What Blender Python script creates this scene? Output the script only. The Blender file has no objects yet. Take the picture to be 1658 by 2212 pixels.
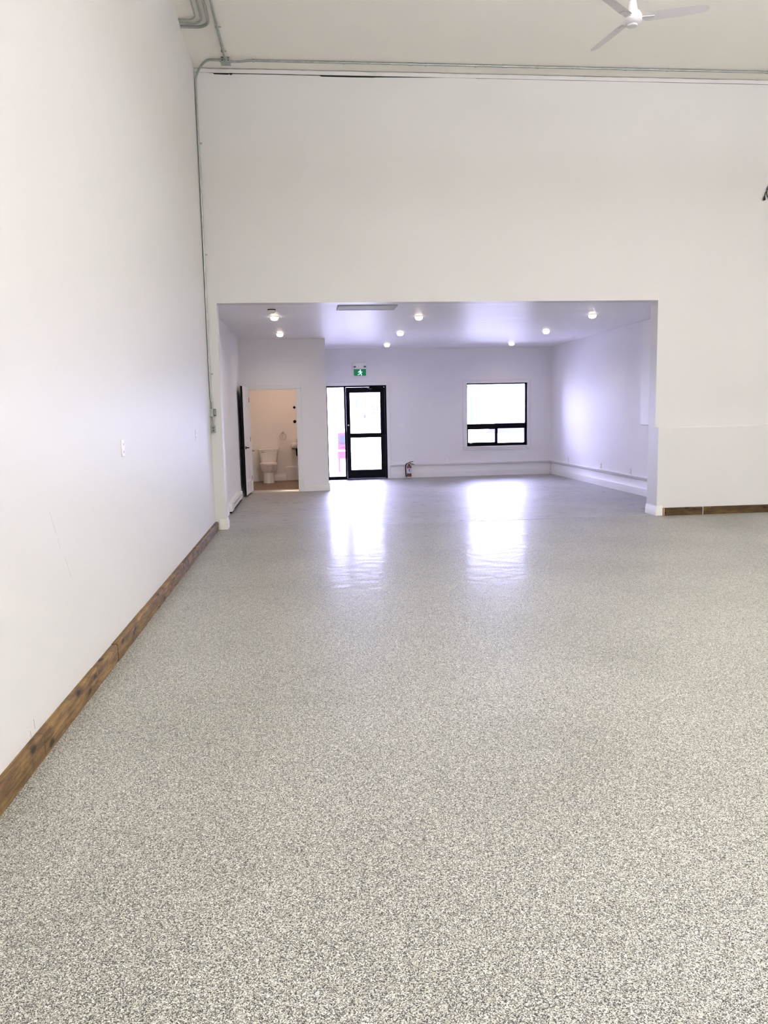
import bpy, math, random
from mathutils import Vector, Matrix
random.seed(7)
S = bpy.context.scene
C = S.collection
PI = math.pi

# ------------------------------------------------------------------ camera
cd = bpy.data.cameras.new('camera')
cam = bpy.data.objects.new('camera', cd); C.objects.link(cam)
cd.sensor_fit = 'HORIZONTAL'; cd.sensor_width = 36.0
cd.lens = 36.0 * 1669.54 / 1658.0
cd.clip_start = 0.05; cd.clip_end = 500
cr = (0.99486319, -0.09913497, -0.02048163)
cu = (0.03280147, 0.12428777, 0.99170389)
cf = (0.09576692, 0.98728152, -0.1269011)
cam.matrix_world = Matrix(((cr[0], cu[0], -cf[0], 0), (cr[1], cu[1], -cf[1], 0), (cr[2], cu[2], -cf[2], 1.5), (0, 0, 0, 1)))
S.camera = cam

# ------------------------------------------------------------------ world, sun, exposure
w = bpy.data.worlds.new('world'); S.world = w; w.use_nodes = True
wb = w.node_tree.nodes['Background']
wb.inputs[0].default_value = (0.56, 0.57, 1.0, 1); wb.inputs[1].default_value = 42.0
sd = bpy.data.lights.new('sun', 'SUN'); sd.energy = 11.0; sd.angle = math.radians(1.0); sd.color = (1.0, 0.95, 0.88)
sun = bpy.data.objects.new('sun', sd); C.objects.link(sun)
sun.rotation_euler = Vector((-0.75, 0.30, -0.9)).to_track_quat('-Z', 'Y').to_euler(); sun.location = (20, -10, 30)
HALL_W = 26.0          # each added hall lamp, downward
HALL_UP = 268.0         # and upward, to brighten ceiling and walls
HALL_COL = (1.0, 0.992, 1.055)
DOWN_W = 4.0           # each downlight of the front room
DOWN_COL = (1.0, 0.86, 0.70)
BATH_W = 11.0
BATH_COL = (1.0, 0.70, 0.54)
S.view_settings.view_transform = 'Standard'; S.view_settings.look = 'None'
S.view_settings.exposure = 0.0; S.view_settings.gamma = 1.0; S.view_settings.use_curve_mapping = False
S.cycles.use_denoising = True
S.cycles.denoising_input_passes = 'RGB_ALBEDO_NORMAL'
S.cycles.max_bounces = 14; S.cycles.diffuse_bounces = 8; S.cycles.glossy_bounces = 5; S.cycles.transparent_max_bounces = 16
S.cycles.sample_clamp_indirect = 12.0

# ------------------------------------------------------------------ mesh helpers
class MB:
    def __init__(s): s.v = []; s.f = []; s.sm = []; s.g = []
    def add(s, vs, fs, smooth=False):
        n = len(s.v); s.v += [tuple(v) for v in vs]
        for f in fs: s.f.append([i + n for i in f]); s.sm.append(smooth)
        return s
    def box(s, x0, x1, y0, y1, z0, z1, b=0.0):
        if x0 > x1: x0, x1 = x1, x0
        if y0 > y1: y0, y1 = y1, y0
        if z0 > z1: z0, z1 = z1, z0
        if b <= 0:
            vs = [(x, y, z) for z in (z0, z1) for y in (y0, y1) for x in (x0, x1)]
            return s.add(vs, [(0, 2, 3, 1), (4, 5, 7, 6), (0, 1, 5, 4), (2, 6, 7, 3), (0, 4, 6, 2), (1, 3, 7, 5)])
        b = min(b, (x1-x0)*.45, (y1-y0)*.45, (z1-z0)*.45)
        def ring(d, z): return [(x0+d, y0+b, z), (x0+b, y0+d, z), (x1-b, y0+d, z), (x1-d, y0+b, z), (x1-d, y1-b, z), (x1-b, y1-d, z), (x0+b, y1-d, z), (x0+d, y1-b, z)]
        def inner(z): return [(x0+b, y0+b, z), (x0+b, y0+b, z), (x1-b, y0+b, z), (x1-b, y0+b, z), (x1-b, y1-b, z), (x1-b, y1-b, z), (x0+b, y1-b, z), (x0+b, y1-b, z)]
        return s.loft([inner(z0), ring(0, z0+b), ring(0, z1-b), inner(z1)], cap=True)
    def loft(s, rings, cap=True, smooth=False, close=True):
        n = len(rings[0]); vs = [p for r in rings for p in r]; fs = []; g0 = len(s.v)
        for k in range(len(rings)-1):
            for i in range(n if close else n-1):
                j = (i+1) % n
                fs.append((k*n+i, k*n+j, (k+1)*n+j, (k+1)*n+i))
        s.add(vs, fs, smooth)
        if cap:
            s.add(rings[0], [list(range(n))[::-1]]); s.add(rings[-1], [list(range(n))])
        s.g.append((g0, len(s.v)))
        return s
    def prism(s, poly, axis, a, b):
        def P(p, t): return (t, p[0], p[1]) if axis == 'x' else (p[0], t, p[1]) if axis == 'y' else (p[0], p[1], t)
        return s.loft([[P(p, a) for p in poly], [P(p, b) for p in poly]])
    def cyl(s, p0, p1, r0, r1=None, n=20, cap=True):
        r1 = r0 if r1 is None else r1
        return s.tube([p0, p1], [r0, r1], n, cap)
    def tube(s, path, r, n=10, cap=True):
        P = [Vector(p) for p in path]
        R = r if isinstance(r, (list, tuple)) else [r]*len(P)
        T = []
        for i in range(len(P)):
            a = P[max(i-1, 0)]; b = P[min(i+1, len(P)-1)]
            T.append((b-a).normalized())
        up = Vector((0, 0, 1)) if abs(T[0].z) < .9 else Vector((1, 0, 0))
        N = T[0].cross(up).normalized(); rings = []
        for i in range(len(P)):
            N = (N - T[i]*N.dot(T[i])).normalized(); B = T[i].cross(N)
            rings.append([tuple(P[i] + (N*math.cos(2*PI*k/n) + B*math.sin(2*PI*k/n))*R[i]) for k in range(n)])
        return s.loft(rings, cap, smooth=True)
    def lathe(s, c, prof, n=24, axis='z', cap=True):
        rings = []
        for r, h in prof:
            ring = []
            for k in range(n):
                a = 2*PI*k/n; u, v_ = r*math.cos(a), r*math.sin(a)
                ring.append((c[0]+u, c[1]+v_, c[2]+h) if axis == 'z' else (c[0]+u, c[1]+h, c[2]+v_) if axis == 'y' else (c[0]+h, c[1]+u, c[2]+v_))
            rings.append(ring)
        return s.loft(rings, cap, smooth=True)
    def rot(s, ang, c=(0, 0)):
        ca, sa = math.cos(ang), math.sin(ang)
        s.v = [(c[0]+(x-c[0])*ca-(y-c[1])*sa, c[1]+(x-c[0])*sa+(y-c[1])*ca, z) for x, y, z in s.v]
        return s

WL = {}
def obj(name, mb, mat, parent=None, **props):
    xs, ys, zs = zip(*mb.v)
    o0 = Vector(((min(xs)+max(xs))/2, (min(ys)+max(ys))/2, min(zs)))
    me = bpy.data.meshes.new(name)
    me.from_pydata([tuple(Vector(v)-o0) for v in mb.v], [], mb.f)
    me.polygons.foreach_set('use_smooth', mb.sm)
    import bmesh
    bm = bmesh.new(); bm.from_mesh(me); bm.verts.ensure_lookup_table(); shells = [[bm.verts[i] for i in range(a, b)] for a, b in mb.g]
    for sh in shells: bmesh.ops.remove_doubles(bm, verts=sh, dist=1e-5)
    bmesh.ops.recalc_face_normals(bm, faces=bm.faces); bm.to_mesh(me); bm.free()
    try: me.set_sharp_from_angle(angle=math.radians(38))
    except Exception: pass
    me.materials.append(mat)
    o = bpy.data.objects.new(name, me); C.objects.link(o)
    o.location = o0 - (WL[parent.name] if parent else Vector((0, 0, 0)))
    if parent: o.parent = parent
    WL[o.name] = o0
    for k, v in props.items(): o[k] = v
    return o
def empty(name, loc, **props):
    o = bpy.data.objects.new(name, None); C.objects.link(o); o.location = loc; o.empty_display_size = .1
    WL[o.name] = Vector(loc)
    for k, v in props.items(): o[k] = v
    return o
def struct(name, mb, mat, parent=None): 
    o = obj(name, mb, mat, parent)
    if not parent: o['kind'] = 'structure'
    return o
def dup(root, loc, **props):
    r = root.copy(); C.objects.link(r); r.location = loc; WL[r.name] = Vector(loc)
    for k, v in props.items(): r[k] = v
    for ch in list(root.children):
        c = ch.copy(); C.objects.link(c); c.parent = r
        for g in ch.children:
            d = g.copy(); C.objects.link(d); d.parent = c
    return r
def B(*a, **k): return MB().box(*a, **k)
def arc(c, r, a0, a1, n, f): return [f(c, r, a0+(a1-a0)*i/n) for i in range(n+1)]

# ------------------------------------------------------------------ materials
def nodes(name):
    m = bpy.data.materials.new(name); m.use_nodes = True
    nt = m.node_tree; return m, nt, nt.nodes['Principled BSDF'], lambda t: nt.nodes.new(t), nt.links.new
def M(name, col, rough=.5, metal=0.0, bump=0.0, scale=40.0, spec=.5, coat=0.0, var=0.0, vscale=3.0, emit=None, estr=0.0):
    m, nt, p, N, L = nodes(name)
    p.inputs['Base Color'].default_value = (*col, 1); p.inputs['Roughness'].default_value = rough
    p.inputs['Metallic'].default_value = metal; p.inputs['Specular IOR Level'].default_value = spec
    p.inputs['Coat Weight'].default_value = coat
    tc = N('ShaderNodeTexCoord')
    if bump:
        n = N('ShaderNodeTexNoise'); n.inputs['Scale'].default_value = scale; n.inputs['Detail'].default_value = 4
        b = N('ShaderNodeBump'); b.inputs['Strength'].default_value = bump; b.inputs['Distance'].default_value = .01
        L(tc.outputs['Object'], n.inputs['Vector']); L(n.outputs['Fac'], b.inputs['Height']); L(b.outputs['Normal'], p.inputs['Normal'])
    if var:
        n2 = N('ShaderNodeTexNoise'); n2.inputs['Scale'].default_value = vscale; n2.inputs['Detail'].default_value = 5
        r = N('ShaderNodeValToRGB'); r.color_ramp.elements[0].position = .3; r.color_ramp.elements[1].position = .7
        r.color_ramp.elements[0].color = (*[c*(1-var) for c in col], 1); r.color_ramp.elements[1].color = (*col, 1)
        L(tc.outputs['Object'], n2.inputs['Vector']); L(n2.outputs['Fac'], r.inputs[0]); L(r.outputs[0], p.inputs['Base Color'])
    if emit:
        p.inputs['Emission Color'].default_value = (*emit, 1); p.inputs['Emission Strength'].default_value = estr
    return m
def wave_paint(name, col, rough, fine, coarse, spec=.5, stretch=(1, 1, 1)):
    # rolled paint over slightly uneven plasterboard
    m, nt, p, N, L = nodes(name)
    p.inputs['Base Color'].default_value = (*col, 1); p.inputs['Roughness'].default_value = rough; p.inputs['Specular IOR Level'].default_value = spec
    tc = N('ShaderNodeTexCoord')
    a = N('ShaderNodeTexNoise'); a.inputs['Scale'].default_value = 1.1; a.inputs['Detail'].default_value = 1
    c = N('ShaderNodeTexNoise'); c.inputs['Scale'].default_value = 160; c.inputs['Detail'].default_value = 2
    mp = N('ShaderNodeMapping'); mp.inputs['Scale'].default_value = stretch; L(tc.outputs['Object'], mp.inputs['Vector'])
    L(mp.outputs[0], a.inputs['Vector']); L(tc.outputs['Object'], c.inputs['Vector'])
    b1 = N('ShaderNodeBump'); b1.inputs['Strength'].default_value = coarse; b1.inputs['Distance'].default_value = .05
    b2 = N('ShaderNodeBump'); b2.inputs['Strength'].default_value = fine; b2.inputs['Distance'].default_value = .002
    L(a.outputs['Fac'], b1.inputs['Height']); L(c.outputs['Fac'], b2.inputs['Height']); L(b1.outputs['Normal'], b2.inputs['Normal']); L(b2.outputs['Normal'], p.inputs['Normal'])
    return m
def flake_floor(name, contrast, scale, tint, streak, coat_rough, coat):
    m, nt, p, N, L = nodes(name)
    tc = N('ShaderNodeTexCoord')
    nz = N('ShaderNodeTexNoise'); nz.inputs['Scale'].default_value = scale*.9; nz.inputs['Detail'].default_value = 1
    L(tc.outputs['Object'], nz.inputs['Vector'])
    mx = N('ShaderNodeMix'); mx.data_type = 'VECTOR'; mx.inputs['Factor'].default_value = .003
    L(tc.outputs['Object'], mx.inputs['A']); L(nz.outputs['Color'], mx.inputs['B'])
    def layer(sc, stops):
        v = N('ShaderNodeTexVoronoi'); v.inputs['Scale'].default_value = sc; v.feature = 'F1'
        L(mx.outputs['Result'], v.inputs['Vector'])
        sp = N('ShaderNodeSeparateColor'); L(v.outputs['Color'], sp.inputs[0])
        r = N('ShaderNodeValToRGB'); r.color_ramp.interpolation = 'CONSTANT'
        els = r.color_ramp.elements
        while len(els) > 1: els.remove(els[-1])
        els[0].position = 0; els[0].color = (*stops[0][1], 1)
        for pos, c in stops[1:]:
            e = els.new(pos); e.color = (*c, 1)
        L(sp.outputs[0], r.inputs[0]); return r
    K = contrast; mid = tint
    def cc(c): return tuple(max(.006, mid[i]+(c[i]-mid[i])*K) for i in range(3))
    stops = [(0, cc((.018, .019, .018))), (.15, cc((.066, .067, .064))), (.31, cc((.18, .178, .16))), (.50, cc((.345, .338, .295))), (.71, cc((.50, .487, .42))), (.86, cc((.72, .71, .65)))]
    r1 = layer(scale, stops); r2 = layer(scale*.66, stops)
    pick = N('ShaderNodeTexNoise'); pick.inputs['Scale'].default_value = scale*.5; L(tc.outputs['Object'], pick.inputs['Vector'])
    st = N('ShaderNodeMath'); st.operation = 'GREATER_THAN'; st.inputs[1].default_value = .52; L(pick.outputs['Fac'], st.inputs[0])
    mc = N('ShaderNodeMix'); mc.data_type = 'RGBA'; L(st.outputs[0], mc.inputs['Factor']); L(r1.outputs[0], mc.inputs['A']); L(r2.outputs[0], mc.inputs['B'])
    out = mc.outputs['Result']
    # wear: broad soft dirt
    d = N('ShaderNodeTexNoise'); d.inputs['Scale'].default_value = .9; d.inputs['Detail'].default_value = 6; L(tc.outputs['Object'], d.inputs['Vector'])
    dr = N('ShaderNodeValToRGB'); dr.color_ramp.elements[0].position = .35; dr.color_ramp.elements[0].color = (.86, .86, .85, 1); dr.color_ramp.elements[1].position = .62; dr.color_ramp.elements[1].color = (1, 1, 1, 1)
    L(d.outputs['Fac'], dr.inputs[0])
    mu = N('ShaderNodeMix'); mu.data_type = 'RGBA'; mu.blend_type = 'MULTIPLY'; mu.inputs['Factor'].default_value = 1
    L(out, mu.inputs['A']); L(dr.outputs[0], mu.inputs['B']); out = mu.outputs['Result']
    if streak:
        # scuffs and specks trodden into the old coating
        mp = N('ShaderNodeMapping'); mp.inputs['Scale'].default_value = (1.6, 7.0, 1); L(tc.outputs['Object'], mp.inputs['Vector'])
        sn = N('ShaderNodeTexNoise'); sn.inputs['Scale'].default_value = 3.0; sn.inputs['Detail'].default_value = 9; sn.inputs['Roughness'].default_value = .75; L(mp.outputs[0], sn.inputs['Vector'])
        sr = N('ShaderNodeValToRGB'); sr.color_ramp.elements[0].position = .35; sr.color_ramp.elements[0].color = (.22, .20, .19, 1); sr.color_ramp.elements[1].position = .44; sr.color_ramp.elements[1].color = (1, 1, 1, 1)
        L(sn.outputs['Fac'], sr.inputs[0])
        m2 = N('ShaderNodeMix'); m2.data_type = 'RGBA'; m2.blend_type = 'MULTIPLY'; m2.inputs['Factor'].default_value = 1
        L(out, m2.inputs['A']); L(sr.outputs[0], m2.inputs['B']); out = m2.outputs['Result']
        vm = N('ShaderNodeMapping'); vm.inputs['Scale'].default_value = (2.2, 1.7, 1); L(tc.outputs['Object'], vm.inputs['Vector'])
        vd = N('ShaderNodeTexVoronoi'); vd.inputs['Scale'].default_value = 1.0; L(vm.outputs[0], vd.inputs['Vector'])
        dn = N('ShaderNodeTexNoise'); dn.inputs['Scale'].default_value = 9; L(tc.outputs['Object'], dn.inputs['Vector'])
        ds = N('ShaderNodeMath'); ds.operation = 'MULTIPLY_ADD'; ds.inputs[1].default_value = .12; L(dn.outputs['Fac'], ds.inputs[0]); L(vd.outputs['Distance'], ds.inputs[2])
        dq = N('ShaderNodeValToRGB'); dq.color_ramp.elements[0].position = .112; dq.color_ramp.elements[0].color = (.16, .14, .13, 1); dq.color_ramp.elements[1].position = .124; dq.color_ramp.elements[1].color = (1, 1, 1, 1)
        L(ds.outputs[0], dq.inputs[0])
        m3 = N('ShaderNodeMix'); m3.data_type = 'RGBA'; m3.blend_type = 'MULTIPLY'; m3.inputs['Factor'].default_value = 1
        L(out, m3.inputs['A']); L(dq.outputs[0], m3.inputs['B']); out = m3.outputs['Result']
    L(out, p.inputs['Base Color'])
    p.inputs['Roughness'].default_value = .48; p.inputs['Specular IOR Level'].default_value = .42
    p.inputs['Coat Roughness'].default_value = coat_rough; p.inputs['Coat IOR'].default_value = 1.45
    # the clear coat lies thinner over proud flakes and trowel ripples
    cm = N('ShaderNodeMapping'); cm.inputs['Scale'].default_value = (9, 26, 1) if streak else (60, 60, 1); L(tc.outputs['Object'], cm.inputs['Vector'])
    cn = N('ShaderNodeTexNoise'); cn.inputs['Scale'].default_value = 1.0; cn.inputs['Detail'].default_value = 5; cn.inputs['Roughness'].default_value = .7; L(cm.outputs[0], cn.inputs['Vector'])
    cw = N('ShaderNodeMapRange'); cw.inputs['From Min'].default_value = .34; cw.inputs['From Max'].default_value = .64; cw.inputs['To Min'].default_value = coat*.12; cw.inputs['To Max'].default_value = coat; L(cn.outputs['Fac'], cw.inputs['Value'])
    L(cw.outputs[0], p.inputs['Coat Weight'])
    bn = N('ShaderNodeTexNoise'); bn.inputs['Scale'].default_value = 55; bn.inputs['Detail'].default_value = 3; L(tc.outputs['Object'], bn.inputs['Vector'])
    bb = N('ShaderNodeTexNoise'); bb.inputs['Scale'].default_value = 6; bb.inputs['Detail'].default_value = 3; L(tc.outputs['Object'], bb.inputs['Vector'])
    b1 = N('ShaderNodeBump'); b1.inputs['Strength'].default_value = .55 if streak else .30; b1.inputs['Distance'].default_value = .003 if streak else .0022; L(bn.outputs['Fac'], b1.inputs['Height'])
    b2 = N('ShaderNodeBump'); b2.inputs['Strength'].default_value = .6; b2.inputs['Distance'].default_value = .010; L(bb.outputs['Fac'], b2.inputs['Height']); L(b1.outputs['Normal'], b2.inputs['Normal'])
    L(b2.outputs['Normal'], p.inputs['Coat Normal'])
    return m
def wood(name, axis, k_=1.0):
    m, nt, p, N, L = nodes(name)
    tc = N('ShaderNodeTexCoord'); oi = N('ShaderNodeObjectInfo')
    ad = N('ShaderNodeVectorMath'); ad.operation = 'ADD'; L(tc.outputs['Object'], ad.inputs[0])
    sc = N('ShaderNodeVectorMath'); sc.operation = 'SCALE'; sc.inputs[0].default_value = (7, 5, 3); L(oi.outputs['Random'], sc.inputs['Scale']); L(sc.outputs[0], ad.inputs[1])
    def mapped(along, across, up):
        mp = N('ShaderNodeMapping'); mp.inputs['Scale'].default_value = (along, across, up) if axis == 'x' else (across, along, up); L(ad.outputs[0], mp.inputs['Vector']); return mp.outputs[0]
    def noise(v, det, ro, dist=0):
        n = N('ShaderNodeTexNoise'); n.inputs['Scale'].default_value = 1.0; n.inputs['Detail'].default_value = det; n.inputs['Roughness'].default_value = ro; n.inputs['Distortion'].default_value = dist; L(v, n.inputs['Vector']); return n.outputs['Fac']
    def ramp(fac, *st):
        r = N('ShaderNodeValToRGB'); e = r.color_ramp.elements
        e[0].position, e[0].color = st[0][0], (*st[0][1], 1); e[1].position, e[1].color = st[-1][0], (*st[-1][1], 1)
        for q in st[1:-1]: x = e.new(q[0]); x.color = (*q[1], 1)
        L(fac, r.inputs[0]); return r.outputs[0]
    def mult(a, b, f=1.0):
        x = N('ShaderNodeMix'); x.data_type = 'RGBA'; x.blend_type = 'MULTIPLY'; x.inputs['Factor'].default_value = f; L(a, x.inputs['A']); L(b, x.inputs['B']); return x.outputs['Result']
    grain = noise(mapped(3.5, 55, 55), 8, .65, 1.0)
    col = ramp(grain, (.30, (.060*k_, .035*k_, .012*k_)), (.5, (.150*k_, .090*k_, .031*k_)), (.72, (.30*k_, .190*k_, .072*k_)))
    blotch = noise(mapped(4.5, 9, 14), 5, .7, .6)
    col = mult(col, ramp(blotch, (.34, (.42, .38, .36)), (.62, (1.05, 1.03, 1.0))))
    v = N('ShaderNodeTexVoronoi'); v.inputs['Scale'].default_value = 1.0; L(mapped(5.5, 14, 13), v.inputs['Vector'])
    col = mult(col, ramp(v.outputs['Distance'], (.13, (.07, .05, .04)), (.27, (1, 1, 1))), .95)
    # saw and drying marks across the board
    saw = noise(mapped(26, 4, 3), 3, .6, .3)
    col = mult(col, ramp(saw, (.30, (.35, .32, .30)), (.37, (1, 1, 1))), .8)
    L(col, p.inputs['Base Color'])
    p.inputs['Roughness'].default_value = .6; p.inputs['Specular IOR Level'].default_value = .3
    b = N('ShaderNodeBump'); b.inputs['Strength'].default_value = .4; b.inputs['Distance'].default_value = .004; L(grain, b.inputs['Height']); L(b.outputs['Normal'], p.inputs['Normal'])
    return m
def glass(name, tint=(1, 1, 1)):
    m = bpy.data.materials.new(name); m.use_nodes = True; nt = m.node_tree; nt.nodes.clear()
    N = nt.nodes.new; L = nt.links.new
    o = N('ShaderNodeOutputMaterial'); t = N('ShaderNodeBsdfTransparent'); t.inputs[0].default_value = (*tint, 1)
    g = N('ShaderNodeBsdfGlossy'); g.inputs['Roughness'].default_value = .02
    fr = N('ShaderNodeFresnel'); fr.inputs['IOR'].default_value = 1.45
    mx = N('ShaderNodeMixShader'); L(fr.outputs[0], mx.inputs[0]); L(t.outputs[0], mx.inputs[1]); L(g.outputs[0], mx.inputs[2]); L(mx.outputs[0], o.inputs[0])
    return m

m_wall = wave_paint('hall_wall_paint', (.69, .680, .670), .42, .12, .10, .45)
m_ceil = wave_paint('hall_ceiling_paint', (.89, .865, .81), .75, .15, .06, .2)
m_room = wave_paint('room_wall_paint', (.82, .805, .82), .50, .10, .10, .05)
m_roomceil = wave_paint('room_ceiling_paint', (.85, .835, .845), .38, .05, .55, .10, (.45, 1.6, 1))
m_bath = wave_paint('bathroom_paint', (.80, .77, .73), .45, .1, .05, .4)
m_trim = M('white_trim_paint', (.80, .79, .78), .45, spec=.25, bump=.03, scale=30)
m_trimh = M('hall_trim_paint', (.80, .79, .745), .38, bump=.05, scale=30)
m_door = M('white_door_paint', (.78, .78, .80), .35, bump=.03, scale=60)
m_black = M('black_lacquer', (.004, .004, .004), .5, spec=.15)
m_blackmetal = M('black_anodised_frame', (.004, .004, .006), .6, spec=.10, bump=.02)
m_steel = M('galvanised_steel', (.44, .47, .45), .38, .75, bump=.05, scale=90, var=.25, vscale=20)
m_box = M('grey_box_steel', (.40, .44, .43), .45, .5, var=.2, vscale=40)
m_plate = M('white_plastic', (.84, .83, .81), .35, bump=.01)
m_plategrey = M('outlet_slot_grey', (.10, .10, .10), .6, bump=.01)
m_fan = M('white_enamel', (.70, .695, .71), .4, bump=.02)
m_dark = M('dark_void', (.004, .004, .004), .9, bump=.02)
m_cord = M('black_rubber', (.010, .010, .009), .5, bump=.1)
m_red = M('red_enamel', (.11, .006, .006), .35, coat=.4, bump=.02)
m_label = M('extinguisher_label', (.62, .62, .64), .5, var=.12, vscale=60)
m_ink = M('label_blue_ink', (.06, .07, .22), .6, bump=.01)
m_porc = M('porcelain', (.80, .78, .74), .12, coat=.5, bump=.01)
m_seat = M('toilet_seat_plastic', (.78, .76, .72), .25, bump=.01)
m_chrome = M('chrome', (.62, .60, .58), .12, 1.0, bump=.01)
m_vinyl = M('brown_vinyl', (.20, .125, .075), .4, bump=.05, scale=30, var=.35, vscale=9)
m_brass = M('threshold_metal', (.62, .55, .45), .25, 1.0, bump=.03)
m_grille = M('grey_panel_paint', (.44, .45, .41), .6, var=.06)
m_heater = M('heater_enamel', (.74, .73, .74), .4, bump=.02)
m_glass = glass('window_glass')
m_lamp = M('downlight_glow', (.9, .9, .9), .5, emit=(1.0, .88, .70), estr=9.0, bump=.01)
m_tube = M('added_lamp_glow', (.9, .9, .9), .5, emit=(1.0, .95, .88), estr=.8, bump=.01)  # glowing faces of the added hall lamps
m_green = M('exit_green', (.0, .16, .06), .4, emit=(.0, .17, .055), estr=.5, bump=.01)
m_greenlit = M('exit_pictogram', (.6, .9, .8), .4, emit=(.62, 1.0, .86), estr=1.0, bump=.01)
m_lens = M('lamp_lens_grey', (.12, .11, .17), .3, bump=.01)
m_plankx = wood('stained_pine_x', 'x', .55); m_planky = wood('stained_pine_y', 'y', .95)
m_cutwood = M('cut_pine_end', (.55, .42, .26), .7, bump=.2, scale=80, var=.2, vscale=60)
m_floor = flake_floor('flake_epoxy_floor', 1.15, 400.0, (.315, .31, .287), False, .10, .14)
m_floor2 = flake_floor('old_flake_floor', .55, 380.0, (.35, .345, .34), True, .10, .11)
m_concrete = M('pale_concrete', (.55, .55, .54), .85, bump=.3, scale=20, var=.15, vscale=4)
m_siding = M('white_siding', (.75, .76, .78), .7, bump=.05, var=.05)
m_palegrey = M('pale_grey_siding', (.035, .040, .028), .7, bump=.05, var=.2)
m_teal = M('teal_trim', (.015, .048, .027), .6, bump=.02)
m_winpane = M('far_window_glass', (.010, .013, .014), .5, bump=.01)
m_carwin = M('car_window_glass', (.020, .022, .018), .5, bump=.01)
m_newsred = M('street_box_red', (.085, .013, .022), .4, bump=.02)
m_white = M('bright_white_paint', (.82, .82, .82), .4, bump=.02)
m_tyre = M('tyre_rubber', (.03, .03, .03), .8, bump=.2)
m_scuff = M('scuff_grey', (.50, .49, .47), .7, bump=.02)
m_scuffd = M('dark_scratch', (.06, .05, .05), .7, bump=.02)

# ------------------------------------------------------------------ room shell
XL, XR, YB, YF, ZH = -1.25, 9.0, -6.0, 10.39, 5.80
OX0, OX1, OZ, YF2 = -1.108, 4.82, 2.95, 10.60
AXR, AYF, AZ = 5.717, 17.78, 2.955
BX, BY, BXR, BYF, BZ = -1.25, 15.29, .40, 17.50, .04

struct('floor', MB().prism([(XL-.2, YB-.2), (XR+.2, YB-.2), (XR+.2, 10.350), (5.0, 10.350), (4.9, 10.342), (2.3, 10.338), (2.0, 10.349), (XL-.2, 10.350)], 'z', -.12, 0), m_floor)
fm = MB(); fm.prism([(XL-.2, 10.350), (2.0, 10.350), (2.3, 10.360), (4.9, 10.362), (5.0, 10.350), (XR+.2, 10.350), (XR+.2, 10.62), (AXR+.2, 10.62), (AXR+.2, AYF+.05), (XL-.2, AYF+.05)], 'z', -.12, -.0005)
struct('floor', fm, m_floor2)
struct('floor', B(XL-.2, XR+.2, YB-.2, AYF+.2, -.25, -.115), m_concrete)
struct('floor_joint', B(2.0, 4.95, 10.33, 10.37, -.05, -.006), m_dark)
struct('ceiling', B(XL-.2, XR+.2, YB-.2, YF2+.02, ZH, ZH+.25), m_ceil)
struct('wall_left', B(XL-.2, XL, YB-.2, YF2, -.1, ZH), m_wall)
struct('wall_right', B(XR, XR+.2, YB-.2, YF2, -.1, ZH), m_wall)
struct('wall_back', B(XL, XR, YB-.2, YB, -.1, ZH), m_wall)
# front wall: a broad header over the opening, its ragged top edge stops short of the ceiling strip
top = [(XL, 5.7440), (-1.10, 5.7440), (-1.02, 5.7400), (-1.0, 5.728), (-.84, 5.7265), (-.80, 5.736), (-.4, 5.7370), (.30, 5.7370), (.33, 5.727), (.72, 5.7255), (.98, 5.7275), (1.02, 5.731), (1.3, 5.735), (1.75, 5.741), (1.9, 5.7445), (2.3, 5.7445), (2.32, 5.740), (2.55, 5.7430), (2.8, 5.7418), (3.2, 5.7438), (3.5, 5.7418), (4.6, 5.7430), (4.9, 5.7412), (6.0, 5.742), (XR, 5.741)]
wf = MB()
wf.prism([(XL, 0), (OX0, 0), (OX0, OZ), (OX1, OZ), (OX1, 0), (XR, 0)] + top[::-1], 'y', YF, YF2)
struct('wall_front', wf, m_wall)
struct('gap_shade', B(XL+.001, XR, YF+.010, YF2-.02, 5.715, ZH), m_dark)  # black filler, paints the open gap under the ceiling strip as deep shade
st = MB(); xs = [XL+.002 + (XR-XL-.004)*i/160 for i in range(161)]
up = [(x, 5.7915 + random.uniform(-.003, .003)) for x in xs]
st.prism([(xs[0], 5.745), (xs[-1], 5.745)] + up[::-1], 'y', YF-.011, YF+.003)
struct('trim_2', st, m_wall)
struct('wall_front_lower', MB().prism([(10.284, 0), (10.284, 1.214), (10.298, 1.228), (YF, 1.228), (YF, 0)], 'x', OX1, XR), m_wall)

# front room (through the opening)
struct('wall_left', B(XL-.2, XL, YF2, AYF+.2, -.1, AZ+.2), m_room)
struct('wall_right', B(AXR, AXR+.2, YF2, AYF+.2, -.1, AZ+.2), m_room)
struct('trim_4', B(AXR-.022, AXR+.01, YF2, 12.86, 1.21, AZ, b=.004), m_trim)
struct('wall_front_rear', B(OX1, AXR+.2, YF2, YF2+.012, 0, AZ), m_room)
struct('ceiling', B(XL-.2, AXR+.2, YF2, AYF+.2, AZ, AZ+.25), m_roomceil)
# far wall with door and window openings
DX0, DX1, DZ = .44, 1.832, 2.132
WX0, WX1, WZ0, WZ1 = 3.700, 5.140, .690, 2.140
fw = MB()
for a in ((XL, DX0, 0, AZ), (DX0, DX1, DZ, AZ), (DX1, WX0, 0, AZ), (WX0, WX1, 0, WZ0), (WX0, WX1, WZ1, AZ), (WX1, AXR, 0, AZ)):
    fw.box(a[0], a[1], AYF, AYF+.2, a[2], a[3])
struct('wall_far', fw, m_room)
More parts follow.
